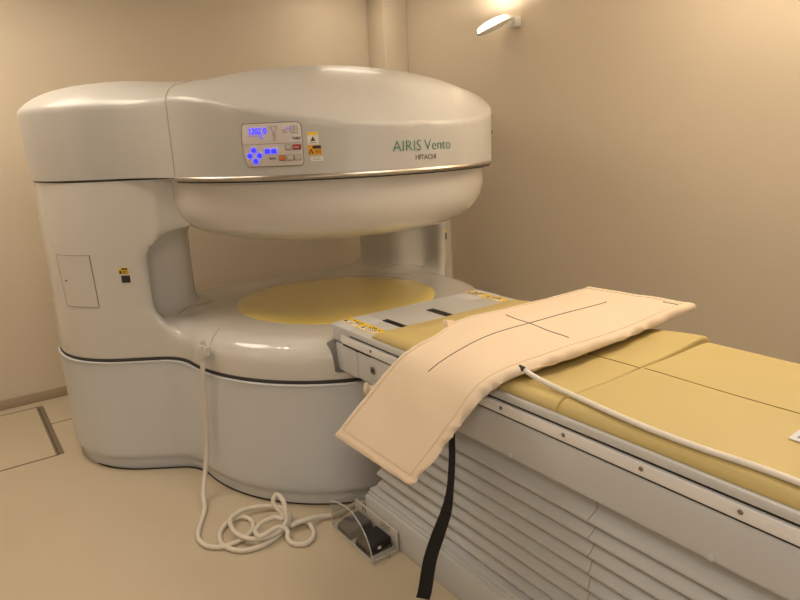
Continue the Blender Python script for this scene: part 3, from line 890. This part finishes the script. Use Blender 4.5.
# ------------------------------------------------------------------ strap hanging under the pad
S0 = [((452, 428), 1.105, .010), ((452, 460), 1.10, .010), ((450, 490), 1.095, .011), ((446, 512), 1.09, .017), ((438, 535), 1.085, .021), ((430, 560), 1.082, .022), ((425, 590), 1.08, .023), ((423, 606), 1.078, .023)]
def at_x(px, py, x):
    r = ray(px, py); t = x/r.x; return Vector((x, r.y*t, CAMZ+r.z*t))
C0 = [at_x(*a, x) for a, x, _ in S0]; WW = [w for *_, w in S0]
C0 = [Vector((1.120, C0[0].y+.0, .760))]+C0; WW = [.010]+WW
last = C0[-1]; C0[-1] = Vector((last.x, last.y, max(last.z, .003)))
sp = spline(C0, 6); ws = [WW[min(i//6, len(WW)-2)]*(1-(i % 6)/6)+WW[min(i//6+1, len(WW)-1)]*((i % 6)/6) for i in range(len(sp))]
V = []; Fc = []
wd = Vector((.75, -.62, 0)).normalized()
for i, (p, hw) in enumerate(zip(sp, ws)):
    p = Vector((p.x, p.y, max(p.z, .0045)))
    t = (sp[min(i+1, len(sp)-1)]-sp[max(i-1, 0)]).normalized(); s = (wd-t*wd.dot(t)).normalized(); nn = t.cross(s).normalized()
    for a, c in ((-1, -1), (1, -1), (1, 1), (-1, 1)): V.append(p+s*a*hw+nn*c*.0015)
for i in range(len(sp)-1):
    for k in range(4): Fc.append((i*4+k, i*4+(k+1) % 4, i*4+4+(k+1) % 4, i*4+4+k))
Fc += [(3, 2, 1, 0), tuple(4*(len(sp)-1)+k for k in range(4))]
so = obj('strap', V, Fc, M['strap'], None, angle=50, base=(1.08, 1.45, 0)); tag(so, 'black webbing strap hanging from under the cream pad down to the floor', 'strap')

# ------------------------------------------------------------------ foot switch
fs_ = thing('foot_switch', 'grey and black foot pedals behind a clear acrylic guard on the floor', 'foot switch', (1.105, 1.88, 0))
FX0, FX1, FY0, FY1 = 1.046, 1.168, 1.725, 2.020
fb = obj('base_plate', *box(FX0, FX1, FY0, FY1, .0015, .012, .002), M['pbase'], fs_, label='pale base plate')
rp = obj('rear_plate', *box(1.160, 1.1665, FY0, FY1, .012, .085, .0015), M['pbase'], fs_, label='upright pale plate lettered IN and OUT')
for s, yc in (('OUT', 1.800), ('IN', 1.950)):
    V, Fc = text_geo(s, .030, .0004)
    mx = max(v.x for v in V)
    mt = Matrix(((0, 0, -1, 1.1595), (-1, 0, 0, yc+mx/2), (0, 1, 0, .060), (0, 0, 0, 1)))
    obj('lettering', [mt @ v for v in V], Fc, M['ink'], rp, smooth=False)
for x, y in ((1.05, FY0), (1.115, FY0)): obj('bolt', *cyl((x, y, .010), (0, -1, 0), .0075, .010, 14, .002), M['acedge'], fb)
def pedal(y, m, lb, sy=.046):
    pro = [(1.054, .0125), (1.048, .020), (1.048, .034), (1.056, .042), (1.095, .054), (1.145, .058), (1.152, .052), (1.152, .0125)]
    mt = Matrix(((1, 0, 0, 0), (0, 0, 1, 0), (0, 1, 0, 0), (0, 0, 0, 1)))
    V, Fc = prism(pro, y-sy, y+sy, .004, mt)
    o = obj('pedal', V, [f[::-1] for f in Fc], m, fs_, label=lb)
    b = MB(); b.add(*box(1.051, 1.155, y-sy-.003, y+sy+.003, .012, .026, .003)); b.build('pedal_body', m, o)
    return o
pedal(1.930, M['grey'], 'grey foot pedal')
bp = pedal(1.797, M['black'], 'black foot pedal')
obj('mark', *box(1.090, 1.104, 1.7485, 1.752, .028, .038), M['stw'], bp, smooth=False)
# clear guard: front sheet with a swept-down edge plus end panels
gx = FX0+.002
edge = spline([(2.020, .118), (1.955, .140), (1.885, .150), (1.83, .140), (1.775, .105), (1.742, .060), (1.726, .012)], 6)
ol = [(p.x, p.y) for p in edge]+[(2.020, .012)]
mt = Matrix(((0, 0, 1, 0), (1, 0, 0, 0), (0, 1, 0, 0), (0, 0, 0, 1)))
g = obj('guard', *prism(ol, gx, gx+.004, 0, mt), M['acryl'], fs_, smooth=False, label='clear acrylic guard')
obj('guard_edge', *tube([(gx+.002, p.x, p.y) for p in edge], .0028, 8), M['acedge'], g)
ol = [(FX0+.002, .012), (FX1-.002, .012), (FX1-.002, .095), (FX1-.02, .108), (FX0+.002, .118)]
mt2 = Matrix(((1, 0, 0, 0), (0, 0, 1, 0), (0, 1, 0, 0), (0, 0, 0, 1)))
V, Fc = prism(ol, FY1-.006, FY1-.002, 0, mt2); obj('guard', V, Fc, M['acryl'], fs_, smooth=False)
e2 = [(x, FY1-.004, z) for x, z in ol[1:]+ol[:1]]
obj('guard_edge', *tube(e2, .0018, 6), M['acedge'], fs_)
V, Fc = prism([(FX0+.002, .012), (FX1-.002, .012), (FX1-.002, .050), (FX0+.03, .030)], FY0+.002, FY0+.006, 0, mt2); obj('guard', V, Fc, M['acryl'], fs_, smooth=False)
obj('guard_edge', *tube([(FX1-.002, FY0+.004, .012), (FX1-.002, FY0+.004, .050)], .0018, 6), M['acedge'], fs_)

# ------------------------------------------------------------------ small tag on the mat
tg = thing('paper_tag', 'small white and blue paper tag lying on the long yellow mat at the right edge', 'tag', (1.43, .52, .834))
tm = Matrix.Translation((1.4325, .522, .8335)) @ Matrix.Rotation(rad(3), 4, 'Z')
t0 = obj('sheet', *box(-.028, .030, -.022, .024, .0, .0015, 0, 2, tm), M['paper'], tg, smooth=False)
obj('print', *box(-.014, .026, -.018, .012, .0015, .0019, 0, 2, tm), M['blue'], t0, smooth=False)

# ------------------------------------------------------------------ wall lamp
wl = thing('wall_lamp', 'white wall lamp with a tilted glowing shade, high on the right wall', 'wall lamp', (XR, 3.02, 2.19))
obj('wall_plate', *box(XR-.022, XR, 2.975, 3.065, 2.145, 2.205, .006), M['lampw'], wl)
LA = Vector((3.07, 3.02, 2.20)); LB = Vector((2.915, 3.12, 2.120))
obj('arm', *tube(spline([(XR-.015, 3.02, 2.175), (3.085, 3.02, 2.20), (3.05, 3.035, 2.205), (3.015, 3.06, 2.185)], 6), [.012]*19, 12), M['lampw'], wl)

ld = (LB-LA).normalized()
def lampgeo(off, hw, th, a, b_, bot):
    V = []; Fc = []; n = 14; side = ld.cross(Vector((0, 0, 1))).normalized(); upv = side.cross(ld).normalized()
    if upv.z < 0: upv = -upv
    for i in range(n+1):
        t = a+(b_-a)*i/n; w = hw*math.sqrt(max(.02, 1-((t-.55)/.62)**2)) if True else hw
        c = LA.lerp(LB, t)+upv*off
        m = 12
        for k in range(m):
            an = 2*PI*k/m; V.append(c+side*w*math.cos(an)+upv*th*math.sin(an)*(1 if math.sin(an) < 0 else bot)*(w/hw))
    m = 12
    for i in range(n):
        for k in range(m): Fc.append((i*m+k, i*m+(k+1) % m, (i+1)*m+(k+1) % m, (i+1)*m+k))
    Fc += [tuple(range(m))[::-1], tuple(n*m+k for k in range(m))]
    return V, Fc
obj('shade', *lampgeo(0, .062, .026, .0, 1.15, .15), M['lampw'], wl, label='white dish shade')
obj('diffuser', *lampgeo(.004, .054, .012, .10, 1.06, 3.2), M['glow'], wl, label='glowing warm diffuser')

# ------------------------------------------------------------------ light
def area(name, loc, rot, size, power, col, shape='DISK', sy=None):
    l = bpy.data.lights.new(name, 'AREA'); l.energy = power; l.color = col; l.shape = shape; l.size = size
    if sy: l.size_y = sy
    o = bpy.data.objects.new(name, l); COL.objects.link(o); o.location = loc; o.rotation_euler = rot
    return o
WARM = (1., .86, .69)
def point(name, loc, power, col, r=.05):
    l = bpy.data.lights.new(name, 'POINT'); l.energy = power; l.color = col; l.shadow_soft_size = r
    o = bpy.data.objects.new(name, l); COL.objects.link(o); o.location = loc; return o
# the wall lamp's upward light; unseen uplights added below for ceiling bounce
area('wall_uplight', (2.90, 3.10, 2.26), (rad(180), rad(4), 0), .16, 3.0, WARM)
for x, y, ry, pw in ((2.9, 1.2, 8, 38), (-3.2, 2.6, -12, 12)):
    area('wall_uplight', (x, y, 2.22), (rad(180), rad(ry), 0), .3, pw, WARM)
# added cool fill behind the camera for the bluish table side
area('cool_fill', (.3, -3.45, 1.2), (rad(90), 0, 0), 1.0, 16, (.72, .84, 1.), 'RECTANGLE', 1.9)
# small ceiling lights, plus large discs added as soft fill
for x, y, sz, pw in ((.2, 2.5, .1, 1.2), (.32, 2.62, .1, 1.2), (.1, 2.66, .1, 1.2), (-.1, 3.4, 1.0, 19), (2.5, 3.85, .5, 3), (1.5, 1.0, .9, 11), (-.6, -.7, .9, 27)):
    area('ceiling_light_and_fill', (x, y, ZC-.012), (0, 0, 0), sz, pw, WARM)
w = bpy.data.worlds.new('world'); SC.world = w; w.use_nodes = True
w.node_tree.nodes['Background'].inputs['Color'].default_value = (.02, .016, .012, 1)
SC.view_settings.view_transform = 'Standard'; SC.view_settings.look = 'None'
SC.view_settings.gamma = 1; SC.view_settings.exposure = .17; SC.view_settings.use_curve_mapping = False
